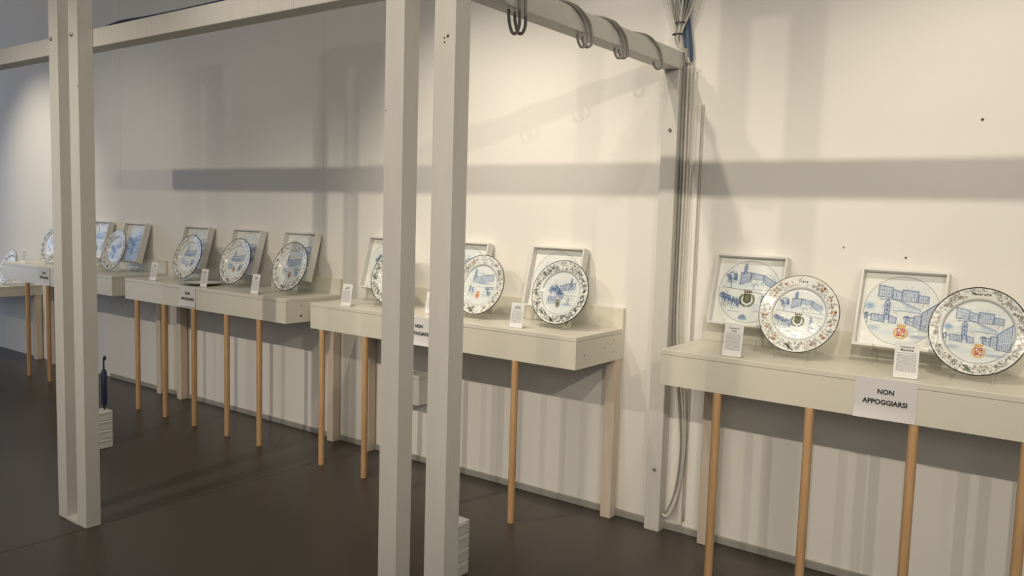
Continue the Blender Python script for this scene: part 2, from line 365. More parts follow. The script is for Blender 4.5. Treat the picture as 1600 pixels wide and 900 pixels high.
class Scene2D:
    """draws in a unit disc placed at (ox, oy) with scale s"""
    def __init__(s, cv, sc, rnd): s.cv, s.s, s.r = cv, sc, rnd; s.w = 0.0095 * max(sc, 0.6)
    def P(s, pts): return [(x * s.s, y * s.s) for x, y in pts]
    def path(s, pts, col=BD, al=0.85, w=1.0): s.cv.path(s.P(pts), s.w * w, col, al)
    def blob(s, x, y, rx, ry, col=BP, al=0.5, h=1.5, ang=0): s.cv.blob(x * s.s, y * s.s, rx * s.s, ry * s.s, col, al, h, ang)
    def poly(s, pts, col, al=1.0): s.cv.poly(s.P(pts), col, al)
    def building(s, x0, y0, x1, y1, h0, h1, cols=8, rows=2, dark=0.8):
        """facade between two ground points, heights h0 and h1 at its ends"""
        s.poly([(x0, y0), (x1, y1), (x1, y1 + h1), (x0, y0 + h0)], (180, 194, 214), 0.6)
        s.path([(x0, y0), (x0, y0 + h0), (x1, y1 + h1), (x1, y1), (x0, y0)], BD, 0.8)
        for r in range(rows):
            v = (r + 0.18) / rows
            for c in range(cols):
                u = (c + 0.5) / cols; x = x0 + (x1 - x0) * u; y = y0 + (y1 - y0) * u; h = h0 + (h1 - h0) * u
                s.path([(x, y + h * v), (x, y + h * (v + 0.55 / rows))], BD if s.r.random() < 0.6 else BL, dark * .85, 0.9)
            s.path([(x0, y0 + h0 * (r + 0.9) / rows), (x1, y1 + h1 * (r + 0.9) / rows)], BL, 0.7)
    def tower(s, x, y, w, h):
        s.poly([(x - w, y), (x + w, y), (x + w, y + h * .82), (x, y + h), (x - w, y + h * .82)], (160, 178, 206), 0.85)
        s.path([(x - w, y), (x - w, y + h * .82), (x, y + h), (x + w, y + h * .82), (x + w, y)], BD, 0.9)
        for k in (.25, .45, .65): s.path([(x - w, y + h * k), (x + w, y + h * k)], BD, 0.7); s.path([(x, y + h * k), (x, y + h * (k + .1))], BD, .9, 1.5)
    def tree(s, x, y, r, dark=0.7):
        for _ in range(14):
            a, d = s.r.random() * 6.28, r * math.sqrt(s.r.random()) * 0.8
            s.blob(x + d * math.cos(a), y + d * math.sin(a) * 0.9, r * .3, r * .26, BL if s.r.random() < .6 else BD, dark * 0.75, 2)
        for _ in range(6):
            a, d = s.r.random() * 6.28, r * .6
            s.cv.arc((x + d * math.cos(a)) * s.s, (y + d * math.sin(a)) * s.s, r * .28 * s.s, a - 1.5, a + 1.5, s.w, BD, 0.6, 5)
        s.path([(x, y - r * .6), (x + .01, y - r * 1.7)], BD, 0.8, 1.4)
    def hill(s, x0, y0, x1, y1, al=0.7):
        s.path([(x0 + (x1 - x0) * k / 8, y0 + (y1 - y0) * k / 8 + 0.02 * math.sin(k * 2.1)) for k in range(9)], BL, al)
        s.blob((x0 + x1) / 2, (y0 + y1) / 2 - .04, abs(x1 - x0) * .4, .05, BP, 0.7)
    def scribble(s, x0, y0, x1, y1, n, al=0.5):
        for _ in range(n):
            x, y = s.r.uniform(x0, x1), s.r.uniform(y0, y1)
            if x * x + y * y > .86: continue
            a = s.r.choice((0.1, 1.5, 1.6, 0.6, 2.6)) + s.r.uniform(-.3, .3); l = s.r.uniform(.02, .07)
            s.path([(x, y), (x + l * .5 * math.cos(a) + .01, y + l * .5 * math.sin(a)), (x + l * math.cos(a), y + l * math.sin(a))], s.r.choice((BL, BL, BD, (140, 146, 160))), al, .7)
    def sky(s):
        s.poly([(math.cos(a) * .98, math.sin(a) * .98) for a in np.linspace(0, 6.283, 40)], (220, 225, 224), 1)
        for _ in range(9): s.blob(s.r.uniform(-.6, .6), s.r.uniform(-.7, .75), s.r.uniform(.15, .4), s.r.uniform(.03, .09), (196, 214, 226), 0.55)
    def figure(s, x, y, h, col=BD):
        s.blob(x, y + h * .9, h * .1, h * .1, col, .9); s.poly([(x - h * .13, y + h * .35), (x + h * .13, y + h * .35), (x + h * .1, y + h * .8), (x - h * .1, y + h * .8)], BL, .8)
        s.path([(x - h * .06, y + h * .4), (x - h * .1, y)], col); s.path([(x + h * .06, y + h * .4), (x + h * .12, y)], col); s.path([(x + h * .1, y + h * .7), (x + h * .3, y + h * .5)], col)
    def emblem(s, x, y, h, kind):
        if kind == 'red':
            for sg in (-1, 1):
                for k in range(9):
                    a = -1.45 + k * .26; s.blob(x + sg * h * .62 * math.cos(a), y - h * .08 + h * .58 * math.sin(a), h * .13, h * .09, (196, 150, 72) if k % 2 else (214, 174, 100), .9, 2, sg * a)
            s.poly([(x - h * .38, y - h * .42), (x + h * .38, y - h * .42), (x + h * .42, y + h * .42), (x - h * .42, y + h * .42)], (164, 46, 42))
            s.path([(x, y - h * .42), (x, y + h * .42)], (226, 196, 170), .9, 1.2); s.path([(x - h * .4, y), (x + h * .4, y)], (226, 196, 170), .9, 1.2)
            for dx, dy in ((-.2, .2), (.2, -.2)): s.path([(x + h * (dx - .1), y + h * dy), (x + h * (dx + .1), y + h * dy)], (240, 232, 224), 1, 1.6); s.path([(x + h * dx, y + h * (dy - .1)), (x + h * dx, y + h * (dy + .1))], (240, 232, 224), 1, 1.6)
            for dx, dy in ((.2, .2), (-.2, -.2)): s.path([(x + h * (dx - .1), y + h * (dy - .08)), (x + h * (dx + .1), y + h * (dy + .1))], (226, 190, 150), .9, 1.5)
            s.poly([(x - h * .4, y + h * .5), (x + h * .4, y + h * .5), (x + h * .46, y + h * .72), (x - h * .46, y + h * .72)], (206, 166, 84))
            for k in range(5): s.blob(x + h * (-.4 + .2 * k), y + h * .8, h * .07, h * .09, (206, 160, 70), .95, 3)
        elif kind == 'green':
            for sg in (-1, 1):
                for k in range(11):
                    a = -1.4 + k * .21; s.blob(x + sg * h * .66 * math.cos(a), y - h * .12 + h * .62 * math.sin(a), h * .12, h * .07, (66, 70, 40) if k % 3 else (96, 92, 60), .95, 2, sg * a + .6)
            s.poly([(x - h * .36, y - h * .3), (x, y - h * .5), (x + h * .36, y - h * .3), (x + h * .36, y + h * .45), (x - h * .36, y + h * .45)], (62, 66, 40))
            s.poly([(x - h * .24, y - h * .22), (x + h * .24, y - h * .22), (x + h * .24, y + h * .3), (x - h * .24, y + h * .3)], (120, 124, 92))
            s.path([(x - h * .2, y - h * .1), (x + h * .2, y - h * .1), (x + h * .1, y + h * .25), (x - h * .1, y + h * .1)], (50, 54, 36), 1, 1.4)
            s.poly([(x - h * .36, y + h * .52), (x + h * .36, y + h * .52), (x + h * .4, y + h * .66), (x - h * .4, y + h * .66)], (110, 84, 60))
            for k in range(4): s.poly([(x + h * (-.38 + .22 * k), y + h * .66), (x + h * (-.28 + .22 * k), y + h * .66), (x + h * (-.28 + .22 * k), y + h * .86), (x + h * (-.38 + .22 * k), y + h * .86)], (110, 84, 60))
        else:
            c, c2 = {'orange': ((178, 86, 44), (222, 170, 120)), 'brown': ((120, 60, 44), (196, 150, 110)), 'black': ((58, 56, 54), (150, 146, 130)), 'rose': ((150, 84, 88), (214, 180, 170))}[kind]
            for k in range(12): a = k * .5236; s.blob(x + h * .5 * math.cos(a), y + h * .72 * math.sin(a), h * .13, h * .13, c, .7, 2)
            s.blob(x, y, h * .42, h * .6, c2, .95, 3); s.blob(x, y, h * .3, h * .42, c, .9, 3); s.path([(x - h * .1, y - h * .2), (x + h * .1, y + h * .2)], c2, 1, 1.5)
            s.path([(x - h * .3, y + h * .75), (x, y + h * .9), (x + h * .3, y + h * .75)], c, .9, 1.5)

def draw_scene(cv, sc, kind):
    rnd = random.Random(kind * 17 + 3); S = Scene2D(cv, sc, rnd); S.sky()
    if kind == 0:      # palace on a hill, campanile, receding street, red and white arms
        S.building(-.66, .38, -.28, .36, .34, .30, 6, 3, .5); S.building(-.28, .34, -.02, .30, .28, .24, 4, 1); S.building(-.02, .28, .40, .27, .34, .32, 6, 2); S.building(.40, .27, .68, .26, .22, .20, 5, 2)
        S.path([(-.6, .30), (-.2, .31), (.1, .22), (.5, .06)], BL, .8, 1.6); S.hill(.0, .2, .5, .04); S.path([(-.2, -.02), (.1, .0), (.5, -.04)], (150, 170, 190), .8, 2)
        S.blob(-.85, .08, .13, .10, (110, 150, 190), .7)
        S.tower(-.38, -.30, .07, .62); S.building(-.78, -.34, -.42, -.38, .20, .20, 8, 1); S.building(-.30, -.38, -.10, -.38, .22, .16, 3, 1); S.tree(-.88, -.22, .12)
        S.tree(.16, -.22, .1); S.building(.14, -.36, .36, -.42, .16, .26, 3, 1); S.building(.36, -.42, .56, -.50, .30, .40, 4, 1); S.building(.54, -.52, .93, -.56, .5, .86, 7, 3)
        S.scribble(-.7, .26, .75, .7, 70); S.scribble(-.9, -.45, -.05, .1, 40); S.scribble(.1, -.62, .95, .2, 90); S.scribble(-.5, .0, .6, .26, 25, .35); S.blob(.5, -.72, .35, .05, BL, .5); S.blob(-.7, -.55, .2, .08, BL, .4); S.emblem(.06, -.62, .27, 'red')
    elif kind == 1:    # walled town above, orchard below, dark green arms between
        S.tree(-.62, .44, .2, .9); S.building(-.34, .22, .0, .34, .40, .28, 7, 3); S.tower(-.20, .55, .05, .36); S.building(.0, .42, .44, .40, .2, .16, 9, 1); S.building(.40, .34, .82, .10, .22, .26, 8, 2)
        S.cv.arc(.2 * sc, .2 * sc, .07 * sc, 0, 3.14, S.w, BD, .8); S.path([(.12, .12), (.12, .2)], BD); S.path([(-.9, .10), (-.3, .06), (.3, -.02), (.9, -.10)], (120, 120, 140), .9, 1.1); S.path([(.1, .08), (.9, .08)], BL, .8)
        for k in range(6): S.tree(-.86 + .11 * k, -.16 - .04 * k, .10, .8)
        for k in range(9): S.path([(-.84 + .07 * k, -.2), (-.84 + .07 * k, -.5)], BD if k % 2 else BL, .8, 1.2)
        S.path([(-.6, -.66), (-.2, -.68)], BL, .7); S.figure(.46, -.50, .42); S.path([(.5, -.52), (.66, -.46), (.86, -.5), (.84, -.38), (.6, -.4)], BD, .8); S.blob(.4, -.6, .2, .04, (190, 180, 220), .7)
        S.scribble(-.4, .2, .85, .62, 90); S.scribble(-.8, .2, -.45, .65, 40); S.scribble(-.9, -.62, -.2, -.05, 60); S.scribble(.3, -.6, .85, -.1, 30, .4)
        S.emblem(-.03, -.22, .34, 'green'); S.blob(-.1, -.84, .13, .09, BL, .9, 2); S.path([(-.22, -.9), (-.1, -.74), (.02, -.9)], BD)
    else:
        top = rnd.uniform(.15, .3)
        if kind % 3 == 2:
            for k in range(7): S.tree(-.55 + .10 * k, .20 - .05 * k + rnd.uniform(-.1, .1), .17, .75)
            for k in range(5): S.building(-.1 + .16 * k, .10 + .03 * k, .06 + .16 * k, .10 + .02 * k, rnd.uniform(.2, .34), rnd.uniform(.2, .34), 3, 2)
            S.tower(.45, .3, .04, .42); S.path([(.1, -.08), (.9, -.12)], (150, 150, 150), .7)
            for k in range(4): S.figure(-.62 + .13 * k, -.55, .36)
            S.figure(.45, -.5, .3); S.blob(.4, -.52, .2, .05, BL, .6)
        elif kind % 3 == 0:
            S.tower(-.42, top, .06, .55); S.building(-.5, top - .08, .0, top - .06, .26, .22, 7, 1); S.building(.0, top - .06, .72, top - .02, .30, .34, 11, 2)
            S.blob(.1, top - .14, .5, .05, BL, .7); S.path([(-.2, -.06), (.3, -.12), (.8, -.05)], BL, .7)
            S.building(.35, -.2, .85, -.16, .12, .1, 6, 1); S.figure(-.6, -.5, .46); S.figure(-.42, -.52, .4); S.figure(.5, -.52, .4); S.tree(.62, -.38, .12)
        else:
            S.hill(-.8, top, .8, top + .05); S.building(-.55, top - .05, .7, top, .2, .3, 13, 2, .9); S.tower(-.3, top + .1, .05, .5); S.blob(0, top - .1, .65, .07, BL, .8)
            S.building(-.7, -.42, -.25, -.5, .28, .22, 6, 2); S.tree(.55, -.3, .2); S.tree(.4, -.5, .12); S.path([(-.8, -.1), (.8, -.12)], BL, .6)
        S.scribble(-.75, .0, .8, .6, 130); S.scribble(-.75, -.6, -.2, -.1, 60); S.scribble(.2, -.6, .8, -.1, 60)
        S.emblem(rnd.uniform(-.08, .04), -.52, .22, {2: 'black', 3: 'orange', 4: 'brown', 5: 'black', 6: 'brown', 7: 'rose', 8: 'black', 9: 'brown', 10: 'black'}[kind])

RIMS = {0: ((96, 96, 84), (150, 120, 110), 1.0), 1: ((90, 82, 78), (160, 84, 48), 0.8), 2: ((56, 62, 54), (60, 66, 60), 1.5), 3: ((84, 80, 74), (120, 90, 70), 0.9)}
def draw_rim(cv, kind, name=None):
    rnd = random.Random(kind + 50); ink, acc, dens = RIMS[kind if kind in RIMS else (2 if kind in (5, 9) else 3)]
    for k in range(int(430 * dens)):
        a = rnd.random() * 6.283; r = rnd.uniform(.785 if kind == 0 else .735, .945)
        if abs(a - 1.571) < .30 and .77 < r < .9: continue
        x, y = r * math.cos(a), r * math.sin(a); q = rnd.uniform(.014, .036); b = rnd.random() * 6.28
        cv.arc(x, y, q, b, b + rnd.uniform(2.2, 4.8), .0048, ink, .62, 7)
        if rnd.random() < .5: cv.blob(x + q * math.cos(b), y + q * math.sin(b), .014, .009, ink, .85, 2, b)
    n = 16
    for k in range(n):
        a = k * 6.283 / n + .12; r = .845
        if abs((a - 1.571)) < .3 or abs(a - 4.6) < .25: continue
        x, y = r * math.cos(a), r * math.sin(a)
        if kind == 1 and k % 2 == 0:
            for s_ in (-1, 1): cv.blob(x + s_ * .045 * math.cos(a), y + s_ * .045 * math.sin(a), .036, .030, acc if s_ > 0 else (176, 120, 78), .9, 2); cv.blob(x + s_ * .045 * math.cos(a), y + s_ * .045 * math.sin(a), .013, .013, (70, 50, 42), .9, 2)
            cv.blob(x - .03, y + .03, .03, .012, (190, 170, 90), .7, 2, a)
        elif kind in (2, 5, 9):
            cv.blob(x, y, .045, .03, ink, .75, 2, a + 1); cv.blob(x + .03, y - .02, .03, .02, (90, 100, 96), .8, 2, a)
        else:
            for j in range(5): cv.blob(x + .022 * math.cos(j * 1.257), y + .022 * math.sin(j * 1.257), .015, .015, acc if kind != 0 else (136, 124, 120), .75, 2)
            cv.blob(x, y, .011, .011, (176, 110, 50) if k % 4 == 1 else ink, .95, 2)
    # bird at the bottom of the rim
    bx, by = -.12, -.86; bc = (92, 104, 86) if kind == 0 else (74, 72, 60)
    cv.blob(bx, by, .085, .032, bc, .95, 2.5, -.75); cv.blob(bx - .075, by + .062, .03, .026, bc, .95, 2.5); cv.seg(bx - .1, by + .068, bx - .16, by + .07, .006, (60, 60, 55)); cv.seg(bx + .05, by - .05, bx + .12, by - .085, .012, bc); cv.seg(bx + .0, by - .03, bx + .02, by - .085, .005, (60, 60, 55))
    if name:
        cv.blob(0, .845, .17, .045, (226, 228, 224), 1, 4); script(cv, name, 0.0, .82, .062, (52, 48, 46), .0065)
    else:
        cv.path([(-.14 + .02 * k, .845 + .012 * math.sin(k * 2.4)) for k in range(15)], .005, (70, 66, 62), .85)

def lin(a):
    a = np.clip(a / 255.0, 0, 1); return np.where(a <= 0.04045, a / 12.92, ((a + 0.055) / 1.055) ** 2.4)

def sample(cv, x, y):
    n = cv.n; f = np.clip((np.asarray(x) + 1) * .5 * (n - 1), 0, n - 1.001); g = np.clip((np.asarray(y) + 1) * .5 * (n - 1), 0, n - 1.001)
    i, j = f.astype(int), g.astype(int); u, v = (f - i)[:, None], (g - j)[:, None]; A = cv.a
    return A[j, i] * (1 - u) * (1 - v) + A[j, i + 1] * u * (1 - v) + A[j + 1, i] * (1 - u) * v + A[j + 1, i + 1] * u * v

def set_paint(me, col):
    at = me.color_attributes.new('paint', 'FLOAT_COLOR', 'POINT')
    d = np.ones((len(me.vertices), 4)); d[:, :3] = col; at.data.foreach_set('color', d.ravel())

R = 0.16
def plate_mesh(kind, na, nr, name=None):
    """disc in the local XZ plane facing -Y; well, shoulder, broad rim, foot ring behind"""
    cv = Canvas(460, (226, 228, 224)); wl = 0.05 if kind == 0 else 0.0; draw_scene(cv, 0.66 + wl, kind)
    cv.arc(0, 0, .665 + wl, 0, 6.2832, .008, (120, 128, 138), .75, 60); cv.arc(0, 0, .70 + wl, 0, 6.2832, .006, (176, 180, 182), .6, 60)
    draw_rim(cv, kind, name)
    w0 = .62 + wl; prof = lambda t: 0.016 if t < w0 else (0.016 - 0.0085 * (0.5 - 0.5 * math.cos((t - w0) / .10 * math.pi)) if t < w0 + .1 else 0.0075 - 0.0075 * (t - w0 - .1) / (.9 - w0))
    rr = [k / nr for k in range(1, nr + 1)]
    ang = np.linspace(0, 2 * math.pi, na, endpoint=False); ca, sa = np.cos(ang), np.sin(ang)
    V = [np.array([[0, prof(0), 0]])]; Pc = [np.array([[0, 0]])]
    for t in rr:
        V.append(np.stack([R * t * ca, np.full(na, prof(t)), R * t * sa], 1)); Pc.append(np.stack([t * ca, t * sa], 1))
    back = [(1.0, .005), (.97, .0085), (.72, .0155), (.62, .023), (.56, .0245), (.55, .021)]
    for t, y in back: V.append(np.stack([R * t * ca, np.full(na, y), R * t * sa], 1))
    V.append(np.array([[0, .021, 0]])); V = np.concatenate(V); Pc = np.concatenate(Pc)
    F = [(0, 1 + (k + 1) % na, 1 + k) for k in range(na)]
    rings = nr + len(back)
    for q in range(rings - 1):
        a, b = 1 + q * na, 1 + (q + 1) * na
        F += [(a + k, a + (k + 1) % na, b + (k + 1) % na, b + k) for k in range(na)]
    last = 1 + (rings - 1) * na; F += [(last + k, last + (k + 1) % na, len(V) - 1) for k in range(na)]
    me = bpy.data.meshes.new('plate'); me.from_pydata(V.tolist(), [], F); me.update()
    col = np.ones((len(V), 3)) * lin(np.array([222., 223, 219])); col[:len(Pc)] = lin(sample(cv, Pc[:, 0], Pc[:, 1]))
    rad = np.hypot(V[:, 0], V[:, 2]) / R; edge = (rad > .979); col[edge] = lin(np.array([46., 42, 40]))
    set_paint(me, col)
    for p in me.polygons: p.use_smooth = True
    bm = bmesh.new(); bm.from_mesh(me); bmesh.ops.recalc_face_normals(bm, faces=bm.faces[:]); bm.to_mesh(me); bm.free()
    return me

def tile_mesh(kind, n, half):
    cv = Canvas(460, (228, 230, 226)); draw_scene(cv, 0.93, kind)
    yy, xx = np.mgrid[0:460, 0:460]; rr = np.hypot(xx / 459 * 2 - 1, yy / 459 * 2 - 1); cv.a[rr > .932] = (228, 230, 226)
    cv.arc(0, 0, .93, 0, 6.2832, .007, (108, 112, 120), .8, 90)
    g = np.linspace(-1, 1, n); X, Z = np.meshgrid(g, g); X, Z = X.ravel(), Z.ravel()
    V = np.stack([X * half, np.zeros_like(X), Z * half], 1); nb = len(V)
    V = np.concatenate([V, [[-half, .008, -half], [half, .008, -half], [half, .008, half], [-half, .008, half]]])
    F = [(j * n + i, j * n + i + 1, (j + 1) * n + i + 1, (j + 1) * n + i) for j in range(n - 1) for i in range(n - 1)]
    a, b, c, d = 0, n - 1, n * n - 1, n * (n - 1)
    F += [(nb + 3, nb + 2, nb + 1, nb), tuple([nb, nb + 1] + list(range(b, a - 1, -1))), tuple([nb + 2, nb + 3] + list(range(d, c + 1))),
          tuple([nb + 1, nb + 2] + [k * n + n - 1 for k in range(n - 1, -1, -1)]), tuple([nb + 3, nb] + [k * n for k in range(n)])]
    me = bpy.data.meshes.new('painted_tile'); me.from_pydata(V.tolist(), [], F); me.update()
    col = np.ones((len(V), 3)) * lin(np.array([228., 230, 226])); col[:nb] = lin(sample(cv, X, Z)); set_paint(me, col)
    return me

# ---- acrylic easels
def easel_mesh(pts):
    bm = bmesh.new()
    outline = pts; th = 0.0022; va = [bm.verts.new((-th, y, z)) for y, z in outline]; vb = [bm.verts.new((th, y, z)) for y, z in outline]
    bm.faces.new(va); bm.faces.new(vb[::-1]); n = len(pts)
    for k in range(n): bm.faces.new((va[k], vb[k], vb[(k + 1) % n], va[(k + 1) % n]))
    return fin(bm, 'side')
def easel(x, y, label, group, rest, tilt, w, depth):
    """two clear uprights with a front hook, joined by a cross bar; rest = height at which the object sits; origin below the resting edge"""
    t = empty('acrylic_stand', (x, y, ST + 0.0004)); s, c = math.sin(tilt), math.cos(tilt)
    L = 0.10; h = rest - 0.0015
    bx, bz = 0.028 + L * s, h + L * c
    side = easel_mesh([(-0.030, 0.0), (-0.018, 0.0), (-0.006, h - 0.022 if h > .03 else h * .3), (0.020, h - 0.022 if h > .03 else h * .3), (0.022 + depth, 0.0), (0.034 + depth, 0.0), (bx + depth, bz), (bx + depth - 0.006, bz), (depth + .012, h - (depth + .012) * s / c), (-0.0065, h), (-0.0125, h + 0.026), (-0.0195, h + 0.024), (-0.014, h - 0.004)])
    for sx in (-1, 1): link('side', side, M['acrylic'], t, (sx * w / 2, 0, 0))
    zb = max(0.004, h * .3)
    box('cross_bar', (-w / 2 + 0.0024, 0.024 + depth, zb), (w / 2 - 0.0024, 0.028 + depth, zb + 0.014), M['acrylic'], t)
    tag(t, label, 'stand', group); return t

def plate(x, kind, label, slabel, na=240, nr=52, name=None, y=-0.247, zc=1.128, tilt=0.31, me=None):
    o = link('decorated_plate', plate_mesh(kind, na, nr, name), M['ceramic'], None, (x, y, zc), (-tilt, 0, 0))
    tag(o, label, 'plate', 'painted ceramic plates on stands')
    if slabel:
        by = y - R * math.sin(tilt); bz = zc - R * math.cos(tilt)
        e = easel(x, by + 0.004, slabel, 'clear acrylic plate stands', bz - ST + 0.0035, tilt, 0.13, 0.012)
        e.location.y = by + 0.006
    return o
FH = 0.159
def framed(x, kind, label, slabel, n=90, zb=1.032, yb=-0.142, tilt=0.272):
    """deep white box frame with a painted tile inside; origin at the middle of the front bottom edge"""
    t = empty('framed_tile', (x, yb, zb), (-tilt, 0, 0)); dp = 0.050; th = 0.0095; H2 = 2 * FH
    box('frame_side', (-FH, 0, th), (-FH + th, dp, H2 - th), M['frame'], t, 0.0008)
    box('frame_side', (FH - th, 0, th), (FH, dp, H2 - th), M['frame'], t, 0.0008)
    box('frame_side', (-FH, 0, H2 - th), (FH, dp, H2), M['frame'], t, 0.0008)
    box('frame_side', (-FH, 0, 0), (FH, dp, th), M['frame'], t, 0.0008)
    box('back_panel', (-FH + th, dp - 0.006, th), (FH - th, dp - 0.001, H2 - th), M['frame'], t)
    link('painted_tile', tile_mesh(kind, n, FH - th - 0.001), M['ceramic'], t, (0, 0.0355, FH))
    tag(t, label, 'framed tile', 'white framed painted tiles')
    easel(x, yb + 0.0075, slabel, 'clear acrylic frame stands', zb - ST + 0.0005, tilt, 0.15, 0.040)
    return t

plate(-0.368, 0, 'large painted plate at the right edge with a red and gold coat of arms', 'clear acrylic stand holding the rightmost plate', 460, 96, 'Macerata', -0.241, 1.130, 0.24)
plate(-1.002, 1, 'painted plate with orange flowers round its rim, second from the right edge', 'clear acrylic stand under the plate with orange rim flowers', 440, 92, 'Treia', -0.243, 1.133, 0.325)
plate(-2.145, 2, 'painted plate with a dense dark rim, fully visible right of the middle post', 'clear acrylic stand under the dark-rimmed plate right of the middle post', 320, 70)
plate(-2.646, 3, 'painted plate with an orange coat of arms peeking out right of the middle post', 'clear acrylic stand under the plate with the orange arms', 320, 70)
plate(-3.276, 5, 'painted plate with a dark leafy rim half hidden at the left of the middle post', 'clear acrylic stand at the plate half hidden by the middle post')
plate(-4.175, 6, 'painted plate nearest the right end of the shelf between the double posts', 'clear acrylic stand under the right plate of the shelf between the posts')
plate(-4.747, 4, 'middle painted plate of the three on the shelf between the double posts', 'clear acrylic stand under the middle plate of the shelf between the posts')
plate(-5.306, 7, 'left painted plate of the three on the shelf between the double posts', 'clear acrylic stand under the left plate of the shelf between the posts')
plate(-6.316, 8, 'painted plate just right of the left double post', 'clear acrylic stand under the plate just right of the left double post', 200, 44)
plate(-7.364, 9, 'painted plate cut off by the left side of the left double post', 'clear acrylic stand under the plate left of the left double post', 200, 44)
plate(-8.21, 10, 'pale plate at the far left edge on the lower shelf', None, 160, 36, None, -0.25, 0.877, 0.31)
e5 = easel(-8.21, -0.293, 'clear acrylic stand on the lower shelf at the far left', 'clear acrylic plate stands', 0.877 - 0.1524 - 0.705 + 0.0035, 0.31, 0.13, 0.012); e5.location.z = 0.7054

framed(-0.655, 0, 'white framed tile with a red and gold coat of arms behind the rightmost plate', 'clear acrylic stand under the rightmost framed tile', 190, 1.022, -0.152, 0.31)
framed(-1.275, 1, 'white framed tile with a dark green coat of arms left of the orange-flowered plate', 'clear acrylic stand under the framed tile with the green arms', 180, 1.044, -0.138, 0.272)
framed(-2.285, 2, 'white framed tile behind the dark-rimmed plate right of the middle post', 'clear acrylic stand under the framed tile behind the dark-rimmed plate', 120)
framed(-2.893, 3, 'white framed tile mostly hidden by the right leg of the middle double post', 'clear acrylic stand under the framed tile hidden by the middle post', 100)
framed(-3.50, 5, 'white framed tile emerging left of the middle double post', 'clear acrylic stand under the framed tile left of the middle post')
framed(-4.305, 6, 'right white framed tile on the shelf between the double posts', 'clear acrylic stand under the right framed tile between the posts')
framed(-4.872, 4, 'middle white framed tile on the shelf between the double posts', 'clear acrylic stand under the middle framed tile between the posts')
framed(-5.478, 7, 'left white framed tile on the shelf between the double posts', 'clear acrylic stand under the left framed tile between the posts')
framed(-6.335, 8, 'white framed tile at the right end of the shelf hidden by the left double post', 'clear acrylic stand under the framed tile right of the left double post', 80)
framed(-6.893, 10, 'white framed tile touching the right side of the left double post', 'clear acrylic stand under the framed tile touching the left double post', 80)
# dish lying flat between left and middle plate
def lathe(name, prof, n, m, parent=None, loc=(0, 0, 0), caps=True):
    bm = bmesh.new(); rings = []
    for r, z in prof: rings.append([bm.verts.new((r * math.cos(6.28319 * k / n), r * math.sin(6.28319 * k / n), z)) for k in range(n)])
    for a, b in zip(rings, rings[1:]):
        for k in range(n): bm.faces.new((a[k], a[(k + 1) % n], b[(k + 1) % n], b[k]))
    if caps: bm.faces.new(rings[0][::-1]); bm.faces.new(rings[-1])
    else:
        for k in range(n): bm.faces.new((rings[-1][k], rings[-1][(k + 1) % n], rings[0][(k + 1) % n], rings[0][k]))
    return link(name, fin(bm, name, True), m, parent, loc)
dsh = empty('flat_dish', (-5.03, -0.30, ST + 0.0003))
lathe('body', [(.075, 0), (.08, .001), (.10, .008), (.150, .0135), (.1525, .0155), (.150, .0165), (.10, .012), (.09, .0065), (.02, .006)], 64, mat('white_glazed_dish', (0.74, 0.74, 0.72), 0.15, 0.01, 5), dsh)
lathe('rim_line', [(.1515, .0140), (.1532, .0148), (.1532, .0162), (.1515, .0170)], 64, M['ink'], dsh, (0, 0, 0), False)
tag(dsh, 'white dish lying flat on the shelf between the double posts', 'dish')

# ------------------------------------------------------------------ printed cards and notices
def text_mesh(txt, width, bold=0.0):
    cu = bpy.data.curves.new('lettering', 'FONT'); cu.body = txt; cu.align_x = 'CENTER'; cu.size = 1.0; cu.offset = bold; cu.resolution_u = 3
    ob = bpy.data.objects.new('lettering', cu); C.objects.link(ob); bpy.context.view_layer.update()
    me = bpy.data.meshes.new_from_object(ob.evaluated_get(bpy.context.evaluated_depsgraph_get())); bpy.data.objects.remove(ob); bpy.data.curves.remove(cu)
    co = np.array([v.co for v in me.vertices]); k = width / (co[:, 0].max() - co[:, 0].min()); x0 = (co[:, 0].max() + co[:, 0].min()) / 2
    for v in me.vertices: v.co = ((v.co.x - x0) * k, 0.0, v.co.y * k)      # stands in XZ, facing -Y
    me.name = 'lettering'; return me
def quads(rects, name, y=0.0):
    V, F = [], []
    for x0, z0, x1, z1 in rects: n = len(V); V += [(x0, y, z0), (x1, y, z0), (x1, y, z1), (x0, y, z1)]; F.append((n, n + 1, n + 2, n + 3))
    me = bpy.data.meshes.new(name); me.from_pydata(V, [], F); me.update(); return me

